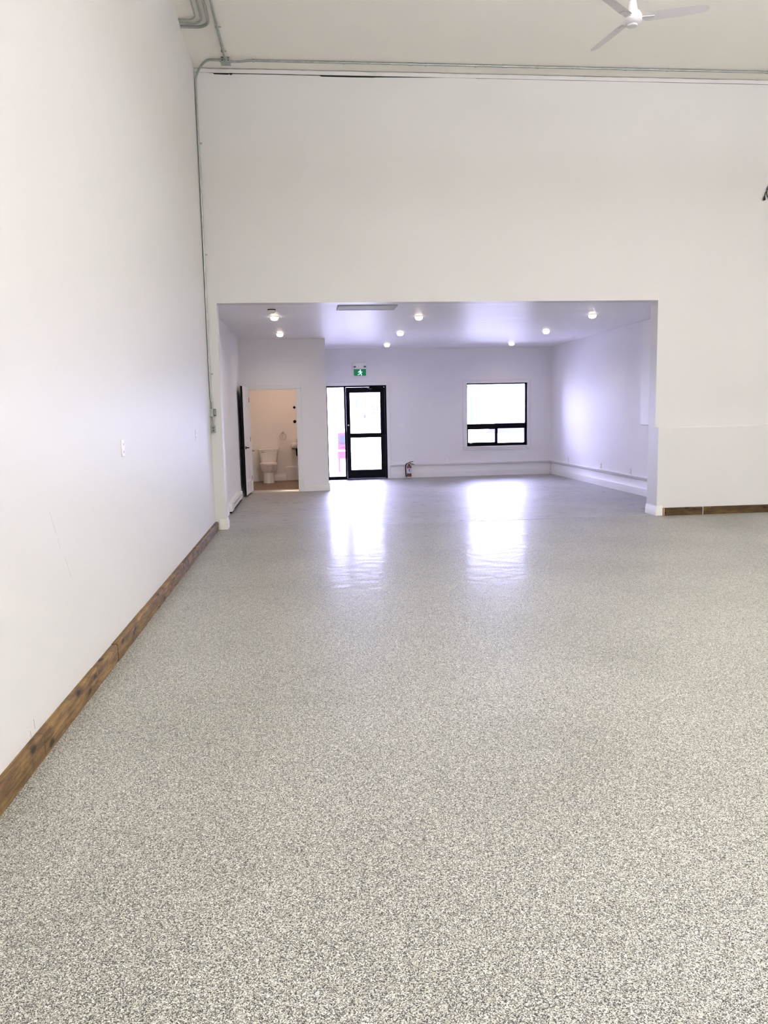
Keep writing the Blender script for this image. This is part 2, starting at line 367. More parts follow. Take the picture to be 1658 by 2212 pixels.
# bathroom box
bw = MB()
bw.box(BX, -1.10, BY, BY+.11, 0, AZ); bw.box(-.18, BXR, BY, BY+.11, 0, AZ); bw.box(-1.10, -.18, BY, BY+.11, 2.012, AZ)
struct('wall_bathroom_front', bw, m_room)
struct('wall_bathroom_right', B(BXR-.11, BXR, BY+.11, AYF, 0, AZ), m_room)
struct('wall_bathroom_far', B(BX, BXR-.11, BYF, AYF-.01, 0, AZ), m_bath)
bl = MB().box(BX, BX+.012, BY+.112, BYF, 0, AZ); struct('wall_bathroom_left', bl, m_bath)
struct('floor', B(BX, BXR-.11, BY+.02, BYF, -.01, BZ), m_vinyl)
struct('trim_5', MB().prism([(BY-.02, 0), (BY+.05, BZ+.004), (BY+.02, BZ+.006), (BY-.012, .02)], 'x', -1.10, -.18), m_brass)

# ------------------------------------------------------------------ skirtings
def skirt_profile(kind):
    # (offset from wall, height)
    if kind == 'tall': return [(0, 0), (.022, 0), (.022, .122), (.021, .126), (.016, .134), (.016, .242), (.016, .250), (.016, .256), (.004, .257), (.004, .264), (.020, .265), (.026, .272), (.042, .298), (.042, .300), (.028, .301), (.028, .306), (.044, .307), (.044, .318), (0, .322)]
    return [(0, 0), (.024, 0), (.024, .096), (.022, .100), (.010, .130), (.010, .148), (0, .150)]
def skirt_x(name, x0, x1, y, kind, mat=m_trim, z=0): 
    return struct(name, MB().prism([(y-o, h+z) for o, h in skirt_profile(kind)], 'x', x0, x1), mat)
def skirt_y(name, y0, y1, x, s, kind, mat=m_trim, z=0):
    return struct(name, MB().prism([(x+s*o, h+z) for o, h in skirt_profile(kind)], 'y', y0, y1), mat)
skirt_x('baseboard_far', 1.885, AXR-.044, AYF, 'tall')
skirt_y('baseboard_right', YF2+.014, AYF, AXR, -1, 'tall')
skirt_y('baseboard_left', YF2, 12.02, XL, 1, 'low')
skirt_y('baseboard_left', 13.90, BY, XL, 1, 'low')
skirt_x('baseboard_bathroom', -.085, BXR+.022, BY, 'low')
skirt_y('baseboard_bathroom', BY, AYF, BXR, 1, 'low')
skirt_x('baseboard_bathroom_far', -.93, -.49, BYF, 'low', z=BZ)
struct('baseboard_bathroom_far', B(-.49, BXR-.11, BYF-.05, BYF, BZ, BZ+.31, b=.006), m_trim)
struct('baseboard_bathroom_far', B(BX+.012, -1.08, BYF-.05, BYF, BZ, BZ+.30, b=.006), m_trim)
# white plinth blocks wrapping the two jambs of the opening
def plinth(name, fx0, fx1, fy, rx, ry1, s):
    b = MB()
    prof = [(0, 0), (.016, 0), (.016, .088), (.006, .122), (.006, .138), (0, .140)]
    b.prism([(fy-o, h) for o, h in prof], 'x', fx0, fx1)
    b.prism([(rx+s*o, h) for o, h in prof], 'y', fy-.016, ry1)
    return struct(name, b, m_trimh)
plinth('trim_6', -1.196, OX0, YF, OX0, YF2+.02, 1)
plinth('trim_7', OX1, 4.900, 10.284, OX1, YF2+.02, -1)

# stained wooden boards as skirting in the hall, each board a piece
bl_root = empty('baseboard_left', (XL, 5, 0), kind='structure')
def board_y(y0, y1, t=.038, h=.112):
    pr = [(0, 0), (t, 0), (t, h-.012), (t-.004, h-.004), (t-.012, h), (0, h)]
    obj('plank', MB().prism([(XL+o, z) for o, z in pr], 'y', y0, y1), m_planky, bl_root)
for y0, y1, t, h in ((-5.9, -.9, .038, .11), (-.897, 1.6, .038, .11), (1.603, 4.345, .038, .112), (4.349, 4.800, .036, .110), (4.806, 5.690, .039, .113), (5.695, 7.54, .037, .110), (7.544, 9.1, .038, .110), (9.103, 10.365, .038, .110)):
    board_y(y0, y1, t, h)
br_root = empty('baseboard_front', (6.5, 10.284, 0), kind='structure')
def board_x(x0, x1, t=.036, h=.108, mat=None):
    pr = [(0, 0), (t, 0), (t, h-.005), (t-.005, h), (0, h)]
    return obj('plank', MB().prism([(10.284-o, z) for o, z in pr], 'x', x0, x1), mat or m_plankx, br_root)
board_x(4.918, 5.474); board_x(5.490, 8.2); board_x(8.205, 8.99)
obj('plank_end', B(4.908, 4.918, 10.284-.034, 10.284, 0, .105), m_cutwood, br_root, label='pale sawn end of the stained board')
obj('plank_gap_filler', B(5.474, 5.490, 10.284-.024, 10.284, 0, .107), m_trimh, br_root, label='white painted wall showing between two boards')

# marks on the hall wall
def scuff(p, q, wdt, mat, par):
    (y0, z0), (y1, z1) = p, q; dy, dz = y1-y0, z1-z0; l = math.hypot(dy, dz); ny, nz = -dz/l*wdt/2, dy/l*wdt/2
    b = MB(); b.loft([[(XL-.001, y0-ny, z0-nz), (XL-.001, y0+ny, z0+nz), (XL-.001, y1+ny, z1+nz), (XL-.001, y1-ny, z1-nz)], [(XL+.0004, y0-ny, z0-nz), (XL+.0004, y0+ny, z0+nz), (XL+.0004, y1+ny, z1+nz), (XL+.0004, y1-ny, z1-nz)]])
    obj('scuff_mark', b, mat, par)
wl = bpy.data.objects['wall_left']
scuff((3.849, 1.057), (3.93, .93), .0022, m_scuff, wl); scuff((3.94, .915), (3.965, .86), .0018, m_scuff, wl); scuff((4.03, .80), (4.11, .68), .0018, m_scuff, wl)
scuff((3.43, .185), (3.44, .135), .0016, m_scuffd, wl); scuff((3.38, .150), (3.39, .115), .0014, m_scuffd, wl)

# ------------------------------------------------------------------ door_1: black glazed exit door with sidelight
d1 = empty('door_1', (1.14, AYF, 0), kind='structure')
FY0, FY1 = AYF+.012, AYF+.085
def fbox(b, x0, x1, z0, z1, y0=FY0, y1=FY1): return b.box(x0, x1, y0, y1, z0, z1, b=.003)
b = MB(); fbox(b, DX0, DX0+.045, 0, DZ); fbox(b, .862, .905, 0, DZ); fbox(b, DX1-.038, DX1, 0, DZ); fbox(b, DX0, DX1, 2.098, DZ); fbox(b, DX0, .87, 0, .068); fbox(b, DX0, DX1, -.02, .014)
obj('door_frame', b, m_blackmetal, d1)
b = MB(); LY0, LY1 = AYF+.020, AYF+.066
for a in ((.908, .998, .018, 2.094), (1.692, 1.791, .018, 2.094), (.998, 1.692, 1.972, 2.094), (.998, 1.692, .018, .212), (.998, 1.692, .950, 1.052)): b.box(a[0], a[1], LY0, LY1, a[2], a[3])
leaf = obj('door_leaf', b, m_blackmetal, d1)
b = MB(); b.box(1.44, 1.77, AYF-.035, AYF+.02, 2.060, 2.118, b=.006); obj('door_closer', b, m_blackmetal, d1)
b = MB(); b.tube([(1.50, AYF-.02, 2.06), (1.46, AYF-.10, 2.045), (1.40, AYF-.03, 2.075)], .007, 8); obj('closer_arm', b, m_steel, d1)
obj('glass_pane', B(.99, 1.70, AYF+.040, AYF+.046, 1.045, 1.98), m_glass, d1)
obj('glass_pane', B(.99, 1.70, AYF+.040, AYF+.046, .205, .957), m_glass, d1)
obj('sidelight_pane', B(DX0+.04, .867, AYF+.040, AYF+.046, .06, 2.105), m_glass, d1)
b = MB(); b.tube([(.98, AYF+.066, .60), (1.02, AYF+.12, .57), (1.07, AYF+.15, .43), (1.04, AYF+.12, .28), (.98, AYF+.066, .25)], .012, 8)
obj('pull_handle', b, m_white, d1, label='pale curved pull outside the lower glass')
b = MB(); b.cyl((.95, AYF+.02, 1.24), (.95, AYF+.004, 1.24), .018); obj('lock_cylinder', b, m_steel, d1)
b = MB(); b.box(1.0, 1.78, AYF-.03, AYF-.012, .985, 1.01, b=.004); b.box(1.0, 1.03, AYF-.02, AYF+.022, .985, 1.01); b.box(1.72, 1.76, AYF-.02, AYF+.022, .985, 1.01); obj('push_bar', b, m_blackmetal, d1)
b = MB(); b.box(DX1, DX1+.066, AYF-.016, AYF+.10, 0, DZ+.075, b=.004); b.box(DX0-.02, DX1, AYF-.016, AYF+.10, DZ, DZ+.075, b=.004); b.box(DX1+.056, DX1+.072, AYF-.022, AYF, 0, DZ+.085, b=.003); b.box(DX0-.02, DX1+.056, AYF-.022, AYF, DZ+.070, DZ+.085, b=.003)
obj('door_casing', b, m_trim, d1, label='white painted casing')
# ------------------------------------------------------------------ window_1
w1 = empty('window_1', (4.42, AYF, WZ0), kind='structure')
b = MB(); WY0, WY1 = AYF+.055, AYF+.12
for a in ((WX0, WX0+.024, WZ0, WZ1), (WX1-.044, WX1, WZ0, WZ1), (WX0, WX1, 2.112, WZ1), (WX0, WX1, 1.090, 1.205), (WX0, WX1, WZ0, .750)): b.box(a[0], a[1], WY0, WY1, a[2], a[3])
obj('window_frame', b, m_blackmetal, w1)
b = MB(); SY0, SY1 = AYF+.045, AYF+.10
for a in ((WX0+.005, WX0+.040, .72, 1.11), (4.375, 4.435, .72, 1.13), (WX0+.005, 4.40, .735, .775), (WX0+.005, 4.40, 1.078, 1.10)): b.box(a[0], a[1], SY0, SY1, a[2], a[3])
obj('sliding_sash', b, m_blackmetal, w1)
b = MB(); b.box(4.40, 4.445, SY0+.03, SY1+.03, .73, 1.12); b.box(5.085, 5.10, SY0+.03, SY1+.03, .73, 1.12); b.box(4.40, 5.1, SY0+.03, SY1+.03, .73, .755); obj('fixed_sash', b, m_blackmetal, w1)
obj('glass_pane', B(WX0+.02, WX1-.04, AYF+.080, AYF+.086, 1.20, 2.118), m_glass, w1)
obj('glass_pane', B(WX0+.035, 4.38, AYF+.070, AYF+.076, .77, 1.085), m_glass, w1)
obj('glass_pane', B(4.44, 5.09, AYF+.096, AYF+.102, .75, 1.11), m_glass, w1)
b = MB(); b.box(3.77, 3.83, AYF+.038, AYF+.047, .748, .764, b=.003); obj('latch', b, m_steel, w1)
b = MB(); b.box(WX0-.088, WX0, AYF-.016, AYF+.0, WZ0, 2.207, b=.003); b.box(WX1, WX1+.066, AYF-.016, AYF, WZ0, 2.207, b=.003); b.box(WX0, WX1, AYF-.016, AYF, WZ1, 2.207, b=.003); b.box(WX0-.094, WX0-.082, AYF-.024, AYF, WZ0, 2.203, b=.003); b.box(WX1+.060, WX1+.072, AYF-.024, AYF, WZ0, 2.203, b=.003); b.box(WX0-.094, WX1+.072, AYF-.024, AYF, 2.203, 2.215, b=.003)
obj('window_casing', b, m_trim, w1)
b = MB(); b.box(WX0-.004, WX0+.0015, AYF-.01, AYF+.1, WZ0, WZ1); b.box(WX1-.0015, WX1+.004, AYF-.01, AYF+.1, WZ0, WZ1); obj('window_reveal', b, m_trim, w1)
obj('window_sill', B(WX0-.10, WX1+.10, AYF-.045, AYF+.06, .655, WZ0, b=.006), m_trim, w1)
obj('window_apron', B(WX0-.09, WX1+.08, AYF-.016, AYF, .600, .656, b=.003), m_trim, w1)

# ------------------------------------------------------------------ door_2: bathroom door, opened flat towards the left wall
d2 = empty('door_2', (-1.12, 14.86, .03), kind='structure')
HX0, HX1, HY0, HY1, HZ0, HZ1 = -1.130, -1.098, 14.45, 15.275, .035, 2.045
OPEN, PIV = math.radians(-3.2), (-1.098, 15.275)
b = MB()
b.box(HX0, HX1, HY0, HY0+.11, HZ0, HZ1); b.box(HX0, HX1, HY1-.11, HY1, HZ0, HZ1)
for z0, z1 in ((HZ0, .27), (.81, 1.03), (1.90, HZ1)): b.box(HX0, HX1, HY0+.11, HY1-.11, z0, z1)
obj('door_leaf', b.rot(OPEN, PIV), m_door, d2)
for z0, z1 in ((.27, .81), (1.03, 1.90)):
    pb = MB(); y0, y1 = HY0+.11, HY1-.11
    def rr(i, x): return [(x, y0+i, z0+i), (x, y1-i, z0+i), (x, y1-i, z1-i), (x, y0+i, z1-i)]
    pb.loft([rr(0, HX0+.004), rr(0, HX1-.001), rr(.016, HX1-.010), rr(.032, HX1-.010), rr(.06, HX1-.003)])
    obj('door_panel', pb.rot(OPEN, PIV), m_door, d2)
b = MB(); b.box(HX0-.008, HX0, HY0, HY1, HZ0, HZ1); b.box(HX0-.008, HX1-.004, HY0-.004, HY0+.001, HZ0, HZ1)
obj('door_shade_face', b.rot(OPEN, PIV), m_black, d2, label='black edge, and black outer face painting the shaded gap at the wall')  # black colour paints in the shade of the gap behind the door
hz, hy = .915, 14.53
b = MB(); b.cyl((HX1, hy, hz), (HX1+.012, hy, hz), .030); b.cyl((HX1+.01, hy, hz), (HX1+.05, hy, hz), .011); b.tube([(HX1+.048, hy-.01, hz), (HX1+.05, hy+.03, hz), (HX1+.05, hy+.12, hz-.004)], .010, 10)
b.cyl((HX0-.008, hy, hz), (HX0-.02, hy, hz), .030); b.cyl((HX0-.018, hy, hz), (HX0-.058, hy, hz), .011); b.tube([(HX0-.056, hy-.01, hz), (HX0-.058, hy+.03, hz), (HX0-.058, hy+.12, hz-.004)], .010, 10)
obj('door_handle', b.rot(OPEN, PIV), m_black, d2, label='black lever handle')
for z in (.30, 1.05, 1.80):
    b = MB(); b.cyl((-1.096, 15.283, z-.045), (-1.096, 15.283, z+.045), .007, n=10); obj('hinge', b, m_black, d2)
b = MB()
b.box(-1.192, -1.10, BY-.016, BY-.0005, 0, 2.012, b=.004); b.box(-.18, -.088, BY-.016, BY-.0005, 0, 2.012, b=.004); b.box(-1.192, -.088, BY-.0165, BY-.0005, 2.0125, 2.075, b=.004)
obj('door_casing', b, m_trim, d2)
b = MB(); b.box(-1.104, -1.085, BY-.01, BY+.115, BZ, 2.014); b.box(-.195, -.176, BY-.01, BY+.115, BZ, 2.014); b.box(-1.1, -.18, BY-.01, BY+.115, 1.996, 2.014)
obj('door_jamb', b, m_trim, d2)
b = MB(); b.box(-.198, -.186, BY+.02, BY+.05, .88, .95, b=.002); obj('strike_plate', b, m_black, d2)

# ------------------------------------------------------------------ lamps
def area(name, loc, power, col, sx, sy=None, parent=None, shape='RECTANGLE', spread=None):
    l = bpy.data.lights.new(name, 'AREA'); l.energy = power; l.color = col; l.shape = shape; l.size = sx
    if sy: l.size_y = sy
    if spread: l.spread = spread
    o = bpy.data.objects.new(name, l); C.objects.link(o); o.location = loc
    if parent: o.parent = parent; o.location = Vector(loc)-WL[parent.name]
    return o
def portal(name, loc, sx, sy):
    o = area(name, loc, 1, (1, 1, 1), sx, sy); o.data.cycles.is_portal = True; o.rotation_euler = (PI/2, 0, PI)
    o.rotation_euler = Vector((0, -1, 0)).to_track_quat('-Z', 'Z').to_euler(); return o
portal('door_portal', ((DX0+DX1)/2, AYF+.19, DZ/2), DX1-DX0, DZ)
portal('window_portal', ((WX0+WX1)/2, AYF+.19, (WZ0+WZ1)/2), WX1-WX0, WZ1-WZ0)

GL = 'recessed downlights in the front room ceiling'
DLN = {}
def downlight(x, y, label, power, col):
    t = empty('downlight', (x, y, AZ), label=label, category='ceiling light', group=GL)
    b = MB(); b.lathe((x, y, AZ), [(.074, 0), (.074, -.004), (.068, -.009), (.056, -.009), (.052, -.003), (.052, 0)], 24, cap=False); obj('trim_ring', b, m_white, t)
    b = MB(); b.lathe((x, y, AZ), [(.050, -.002), (.058, -.010), (.058, -.026), (.048, -.046), (.028, -.056), (.004, -.058)], 24); obj('diffuser', b, m_lamp, t)
    area('downlight_lamp', (x, y, AZ-.066), power, col, .09, parent=t, shape='DISK', spread=math.radians(150))
col_names = {-.425: 'left', 1.757: 'middle', 4.475: 'right'}
for x, ys in ((-.425, (11.86, 14.28)), (1.757, (11.97, 14.34, 16.70)), (4.475, (11.93, 14.28, 16.72))):
    for k, y in enumerate(ys):
        where = {0: 'nearest the hall opening', 1: 'second from the hall opening', 2: 'closest to the far wall'}[k]
        if x == -.425: where = ('just behind the white smoke detector', 'just in front of the bathroom wall')[k]
        downlight(x, y, 'lit round white downlight in the %s row, %s' % (col_names[x], where), DOWN_W, DOWN_COL)
downlight(-.425, 16.45, 'lit warm round downlight inside the bathroom', BATH_W, BATH_COL)

# added lamps out of view, put in to light the hall walls and ceiling
HZ = 4.45
for k, (x, y) in enumerate(((3.2, -3.4), (3.2, .6), (3.2, 3.9), (7.0, -3.4), (7.0, .6), (7.0, 3.9))):
    t = empty('added_hall_lamp', (x, y, HZ), label='added unseen panel lamp lighting the hall, %s row, %s' % ('left' if x < 4 else 'right', ('rearmost', 'middle', 'foremost')[k % 3]), category='ceiling light', group='added lamps lighting the hall')
    b = MB(); b.prism([(x-.44, HZ), (x+.44, HZ), (x+.42, HZ+.07), (x-.42, HZ+.07)], 'y', y-.82, y+.82); obj('housing', b, m_white, t)
    obj('diffuser', B(x-.40, x+.40, y-.8, y+.8, HZ-.012, HZ+.002), m_tube, t)
    obj('added_uplight_panel', B(x-.40, x+.40, y-.8, y+.8, HZ+.068, HZ+.08), m_tube, t)
    for s in (-.5, .5):
        b = MB(); b.cyl((x, y+s, HZ+.075), (x, y+s, ZH), .004, n=6); obj('hanger_wire', b, m_steel, t)
    area('added_down_lamp', (x, y, HZ-.02), HALL_W, HALL_COL, .8, 1.6, parent=t)
    ul = area('added_uplight', (x, y, HZ+.09), HALL_UP, HALL_COL, .8, 1.6, parent=t); ul.rotation_euler = (PI, 0, 0)

# ------------------------------------------------------------------ conduits, boxes
def strap(par, p, d, r, up):
    # a one-hole strap hugging a tube at p; d = tube direction, up = away from the tube along the wall
    P, D, U = Vector(p), Vector(d).normalized(), Vector(up).normalized()
    b = MB(); b.cyl(tuple(P-D*.010), tuple(P+D*.010), r+.003, n=12)
    a, q = P, P+U*(r+.032)
    W = D.cross(U).normalized()
    vs = []
    for t in (a, q):
        for s1 in (-1, 1):
            for s2 in (-1, 1): vs.append(tuple(Vector(t)+D*.009*s1+W*(.003*s2)))
    b.add(vs, [(0, 1, 3, 2), (4, 6, 7, 5), (0, 4, 5, 1), (2, 3, 7, 6), (0, 2, 6, 4), (1, 5, 7, 3)])
    obj('strap', b, m_steel, par)
CZ = 5.779
# run from the corner down to the switch box
r0 = .0135; vx, vy = -1.232, 10.366
path = [(-.89, 10.115, CZ)] + [(-1.02, 10.115, CZ)]
Rb = .13
for i in range(1, 9):
    a = PI/2*i/8; path.append((-1.02-(.212)*math.sin(a), 10.115+.251*math.sin(a)**1.6, CZ-.16*(1-math.cos(a))))
path += [(vx, vy, 5.45), (vx, vy, 4.0), (vx-.003, vy, 2.6), (vx-.003, vy, 1.80), (vx, vy, 1.735), (vx+.014, vy, 1.665), (vx+.015, vy, 1.60)]
t = obj('metal_conduit', MB().tube(path, r0, 12), m_steel, label='galvanised conduit dropping down the corner from ceiling to switch box', category='conduit', group='metal conduits')
for z in (4.9, 3.55, 2.05): strap(t, (vx-.001, vy, z), (0, 0, 1), r0, (1, 0, 0))
# run along the ceiling above the front wall
t = obj('metal_conduit', MB().tube([(-.775, 10.115, CZ-.014), (-.66, 10.115, CZ-.012), (-.54, 10.115, CZ+.002), (1.0, 10.115, CZ+.003), (XR-.02, 10.115, CZ+.003)], r0, 12), m_steel, label='long galvanised conduit running right along the ceiling edge above the wall', category='conduit', group='metal conduits')
for x in (-.50, .60, 1.62, 2.25, 3.05, 4.2, 4.75, 6.1, 7.6): strap(t, (x, 10.115, CZ+.003), (1, 0, 0), r0, (0, 1, 0))
for x in (1.42, 2.62): 
    b = MB(); b.cyl((x-.03, 10.115, CZ+.003), (x+.03, 10.115, CZ+.003), r0+.004, n=12); obj('coupling', b, m_steel, t)
# run along the ceiling from the junction box towards the viewer
t = obj('metal_conduit', MB().tube([(-.835, 10.06, 5.768), (-.838, 9.96, 5.780), (-.846, 9.0, 5.779), (-.856, 4.0, 5.779), (-.86, -1, 5.779)], .0145, 12), m_steel, label='straight galvanised conduit along the ceiling into the junction box', category='conduit', group='metal conduits')
for y in (9.88, 9.30, 8.2, 6.8, 5.0): strap(t, (-.846, y, 5.779), (0, 1, 0), .0145, (1, 0, 0))
# three conduits out of the left wall, turning along the ceiling
for nm, xx, yw, rad, r in (('thinnest and nearest', -1.050, 9.150, .09, .0085), ('middle', -.992, 9.240, .115, .0115), ('thickest and farthest', -.926, 9.318, .15, .0145)):
    pa = [(XL+.004, yw, 5.779), (xx-rad, yw, 5.779)] + [(xx-rad+rad*math.sin(PI/2*i/8), yw-rad+rad*math.cos(PI/2*i/8), 5.779) for i in range(1, 9)] + [(xx-.005, 4, 5.779), (xx-.01, -1, 5.779)]
    t = obj('metal_conduit', MB().tube(pa, r, 12), m_steel, label='bent galvanised conduit entering the left wall below the ceiling, %s of three' % nm, category='conduit', group='metal conduits')
    b = MB(); b.box(XL, XL+.006, yw-.035, yw+.035, 5.745, 5.796); obj('wall_flange', b, m_trimh, t)
# ceiling junction box
t = empty('junction_box', (-.831, 10.115, ZH), label='square grey steel junction box on the ceiling where three conduits meet', category='electrical box')
obj('box_body', B(-.886, -.777, 10.062, 10.168, 5.742, ZH, b=.003), m_box, t)
obj('cover_plate', B(-.889, -.774, 10.059, 10.171, 5.736, 5.743, b=.002), m_box, t)
for sx in (-.868, -.796):
    for sz in (5.757, 5.785):
        b = MB(); b.cyl((sx, 10.064, sz), (sx, 10.057, sz), .006, n=8); obj('screw', b, m_dark, t)
for p, q in (((-.835, 10.061, 5.768), (-.835, 10.035, 5.770)), ((-.905, 10.115, CZ-.004), (-.887, 10.115, CZ-.004)), ((-.776, 10.115, CZ-.014), (-.755, 10.115, CZ-.014))):
    b = MB(); b.cyl(p, q, .0165, n=12); obj('connector', b, m_steel, t)
# dark tuft of cable left in the gap of the wall head
b = MB()
for dx, l in ((-.008, .022), (0, .03), (.009, .018), (.016, .024)): b.tube([(-.80+dx, YF-.004, 5.745), (-.80+dx*1.3, YF-.014, 5.745-l*.6), (-.80+dx*.5, YF-.010, 5.745-l)], [.004, .005, .002], 6)
obj('cable_tuft', b, m_cord, label='short black frayed cable stub sticking out of the gap below the ceiling strip', category='cable')
# switch box
t = empty('switch_box', (-1.212, YF, 1.50), label='grey steel switch box with side lever at the foot of the corner conduit', category='electrical box')
obj('box_body', B(-1.2485, -1.205, 10.335, YF, 1.500, 1.603, b=.003), m_box, t)
obj('switch_plate', B(-1.205, -1.176, 10.345, YF, 1.506, 1.598, b=.003), m_plategrey, t)
b = MB(); b.box(-1.198, -1.180, 10.335, 10.347, 1.520, 1.590, b=.003); obj('lever', b, m_steel, t)
b = MB(); b.cyl((-1.217, 10.366, 1.60), (-1.217, 10.366, 1.622), .019, n=12); obj('connector', b, m_steel, t)
b = MB(); b.tube([(-1.217, 10.366, 1.50), (-1.216, 10.366, 1.38)], .0125, 12)
obj('metal_conduit', b, m_steel, label='short galvanised conduit between switch box and outlet box', category='conduit', group='metal conduits')
t = empty('outlet_box', (-1.218, YF, 1.287), label='grey steel outlet box below the switch box in the left corner', category='electrical box')
obj('box_body', B(-1.2475, -1.188, 10.345, YF, 1.287, 1.386, b=.003), m_box, t)
obj('cover_plate', B(-1.246, -1.186, 10.340, 10.346, 1.286, 1.387, b=.002), m_steel, t)
b = MB()
for z in (1.318, 1.355): b.lathe((-1.216, 10.339, z), [(.014, 0), (.014, .003)], 14, axis='y')
obj('socket', b, m_plategrey, t)

# ------------------------------------------------------------------ wall outlets
def outlet(name, c, face, label, n=2, wd=.070, ht=.114, group='white wall outlets', cat='outlet'):
    # face: '+x' on a wall looking along +x etc.
    x, y, z = c; t = empty(name, c, label=label, category=cat, group=group)
    def bx(u0, u1, z0, z1, d0, d1, bb=.002):
        if face == '+x': return B(x+d0, x+d1, y+u0, y+u1, z+z0, z+z1, b=bb)
        if face == '-x': return B(x-d1, x-d0, y+u0, y+u1, z+z0, z+z1, b=bb)
        return B(x+u0, x+u1, y-d1, y-d0, z+z0, z+z1, b=bb)
    obj('face_plate', bx(-wd/2, wd/2, -ht/2, ht/2, 0, .008, .003), m_plate, t)
    for s in ((-1, 1) if n == 2 else (0,)):
        obj('socket', bx(-.016, .016, s*.026-.016, s*.026+.016, .008, .010, .001), m_plate, t)
        for q in (-.006, .006): obj('slot', bx(q-.0018, q+.0018, s*.026-.006, s*.026+.007, .0098, .0106, 0), m_plategrey, t)
    return t
outlet('wall_outlet', (XL, 5.41, 1.300), '+x', 'white wall outlet on the left hall wall, nearer of the two')
outlet('wall_outlet', (XL, 8.94, 1.299), '+x', 'white wall outlet on the left hall wall, near the corner boxes')
outlet('wall_outlet', (XL, 11.79, .375), '+x', 'white wall outlet above the low skirting beside the baseboard heater')
outlet('wall_outlet', (3.19, AYF, .385), '-y', 'white wall outlet below the left edge of the window')
outlet('wall_outlet', (5.335, AYF, .388), '-y', 'white wall outlet right of the window sill, left of a pair')
outlet('wall_outlet', (5.57, AYF, .390), '-y', 'white wall outlet beside the far right corner')
outlet('wall_outlet', (2.404, AYF, .400), '-y', 'white wall outlet just above the fire extinguisher')
outlet('wall_outlet', (AXR, 16.585, .385), '-x', 'white wall outlet on the right room wall, farthest of three')
outlet('wall_outlet', (AXR, 14.68, .385), '-x', 'white wall outlet on the right room wall, middle of three')
outlet('wall_outlet', (AXR, 13.27, .385), '-x', 'white wall outlet on the right room wall, nearest of three')
t = empty('light_switch', (2.16, AYF, 1.215), label='white three gang light switch on the wall right of the exit door', category='switch')
obj('face_plate', B(2.09, 2.235, AYF-.008, AYF, 1.158, 1.272, b=.003), m_plate, t)
for x in (2.115, 2.1625, 2.21): obj('rocker', B(x-.016, x+.016, AYF-.012, AYF-.006, 1.183, 1.247, b=.003), m_plate, t)

# ------------------------------------------------------------------ ceiling fan
fx, fy, fz = 2.945, 6.985, 4.86
t = empty('ceiling_fan', (fx, fy, ZH), label='white three bladed ceiling fan hanging on a rod from the hall ceiling', category='fan')
b = MB(); b.lathe((fx, fy, ZH), [(.075, 0), (.075, -.02), (.05, -.075), (.02, -.085)], 28); obj('canopy', b, m_fan, t)
b = MB(); b.cyl((fx, fy, 5.72), (fx, fy, fz+.05), .011, n=14); obj('down_rod', b, m_fan, t)
b = MB(); b.lathe((fx, fy, fz), [(.014, .165), (.030, .150), (.042, .085), (.040, .062)], 24); obj('rod_cover', b, m_fan, t)
b = MB(); b.lathe((fx, fy, fz), [(.030, .066), (.064, .060), (.080, .034), (.082, -.014), (.066, -.034), (.046, -.040), (.040, -.052), (.01, -.056)], 32); obj('motor_housing', b, m_fan, t)
for k, deg in enumerate((-20, 102, 221)):
    a = math.radians(deg); bl_, br_ = MB(), MB()
    def tp(u, v, z):
        return (fx+u*math.cos(a)-v*math.sin(a), fy+u*math.sin(a)+v*math.cos(a), z)
    rings = []
    for u, wd in ((.10, .044), (.13, .056), (.40, .054), (.56, .048), (.610, .036), (.628, .016)):
        tw = math.radians(-13); ring = []
        for v, h in ((-wd, .0), (-wd*.5, .004), (0, .006), (wd*.5, .004), (wd, 0), (wd*.5, -.001), (0, .001), (-wd*.5, -.001)):
            ring.append(tp(u, v*math.cos(tw), fz+.012+h+v*math.sin(tw)))
        rings.append(ring)
    bl_.loft(rings, smooth=True); o = obj('blade', bl_, m_fan, t)
    rg = []
    for u, wd in ((.065, .022), (.10, .028), (.18, .018)): rg.append([tp(u, -wd, fz+.004), tp(u, wd, fz+.004), tp(u, wd, fz+.010), tp(u, -wd, fz+.010)])
    br_.loft(rg); obj('blade_bracket', br_, m_fan, o)

# ------------------------------------------------------------------ black cord hanging on the front wall at the right
t = empty('power_cord', (6.36, YF-.03, 4.46), label='black power cord looped on a hook high on the front wall at right edge', category='cord')
b = MB(); b.tube([(6.40, YF, 4.475), (6.40, YF-.055, 4.475), (6.40, YF-.06, 4.50)], .006, 8); obj('hook', b, m_steel, t)
pts = [(6.40, YF-.035, 4.487), (6.345, YF-.03, 4.440), (6.308, YF-.026, 4.395), (6.282, YF-.022, 4.345), (6.275, YF-.02, 4.305)]
b = MB(); b.tube(pts, .0062, 8); obj('cord', b, m_cord, t)
b = MB(); b.lathe((6.274, YF-.02, 4.262), [(.008, .050), (.013, .036), (.0175, .008), (.016, 0), (.006, -.003)], 12); obj('plug', b, m_cord, t)
for k in range(3):
    cx, cz, ra, rb = 6.395+.012*k, 4.375+.012*k, .090-.010*k, .115-.004*k
    b = MB(); b.tube([(cx+ra*math.sin(2*PI*i/32), YF-.018-.012*k, cz+rb*math.cos(2*PI*i/32)) for i in range(33)], .006, 8); obj('cord_loop', b, m_cord, t)

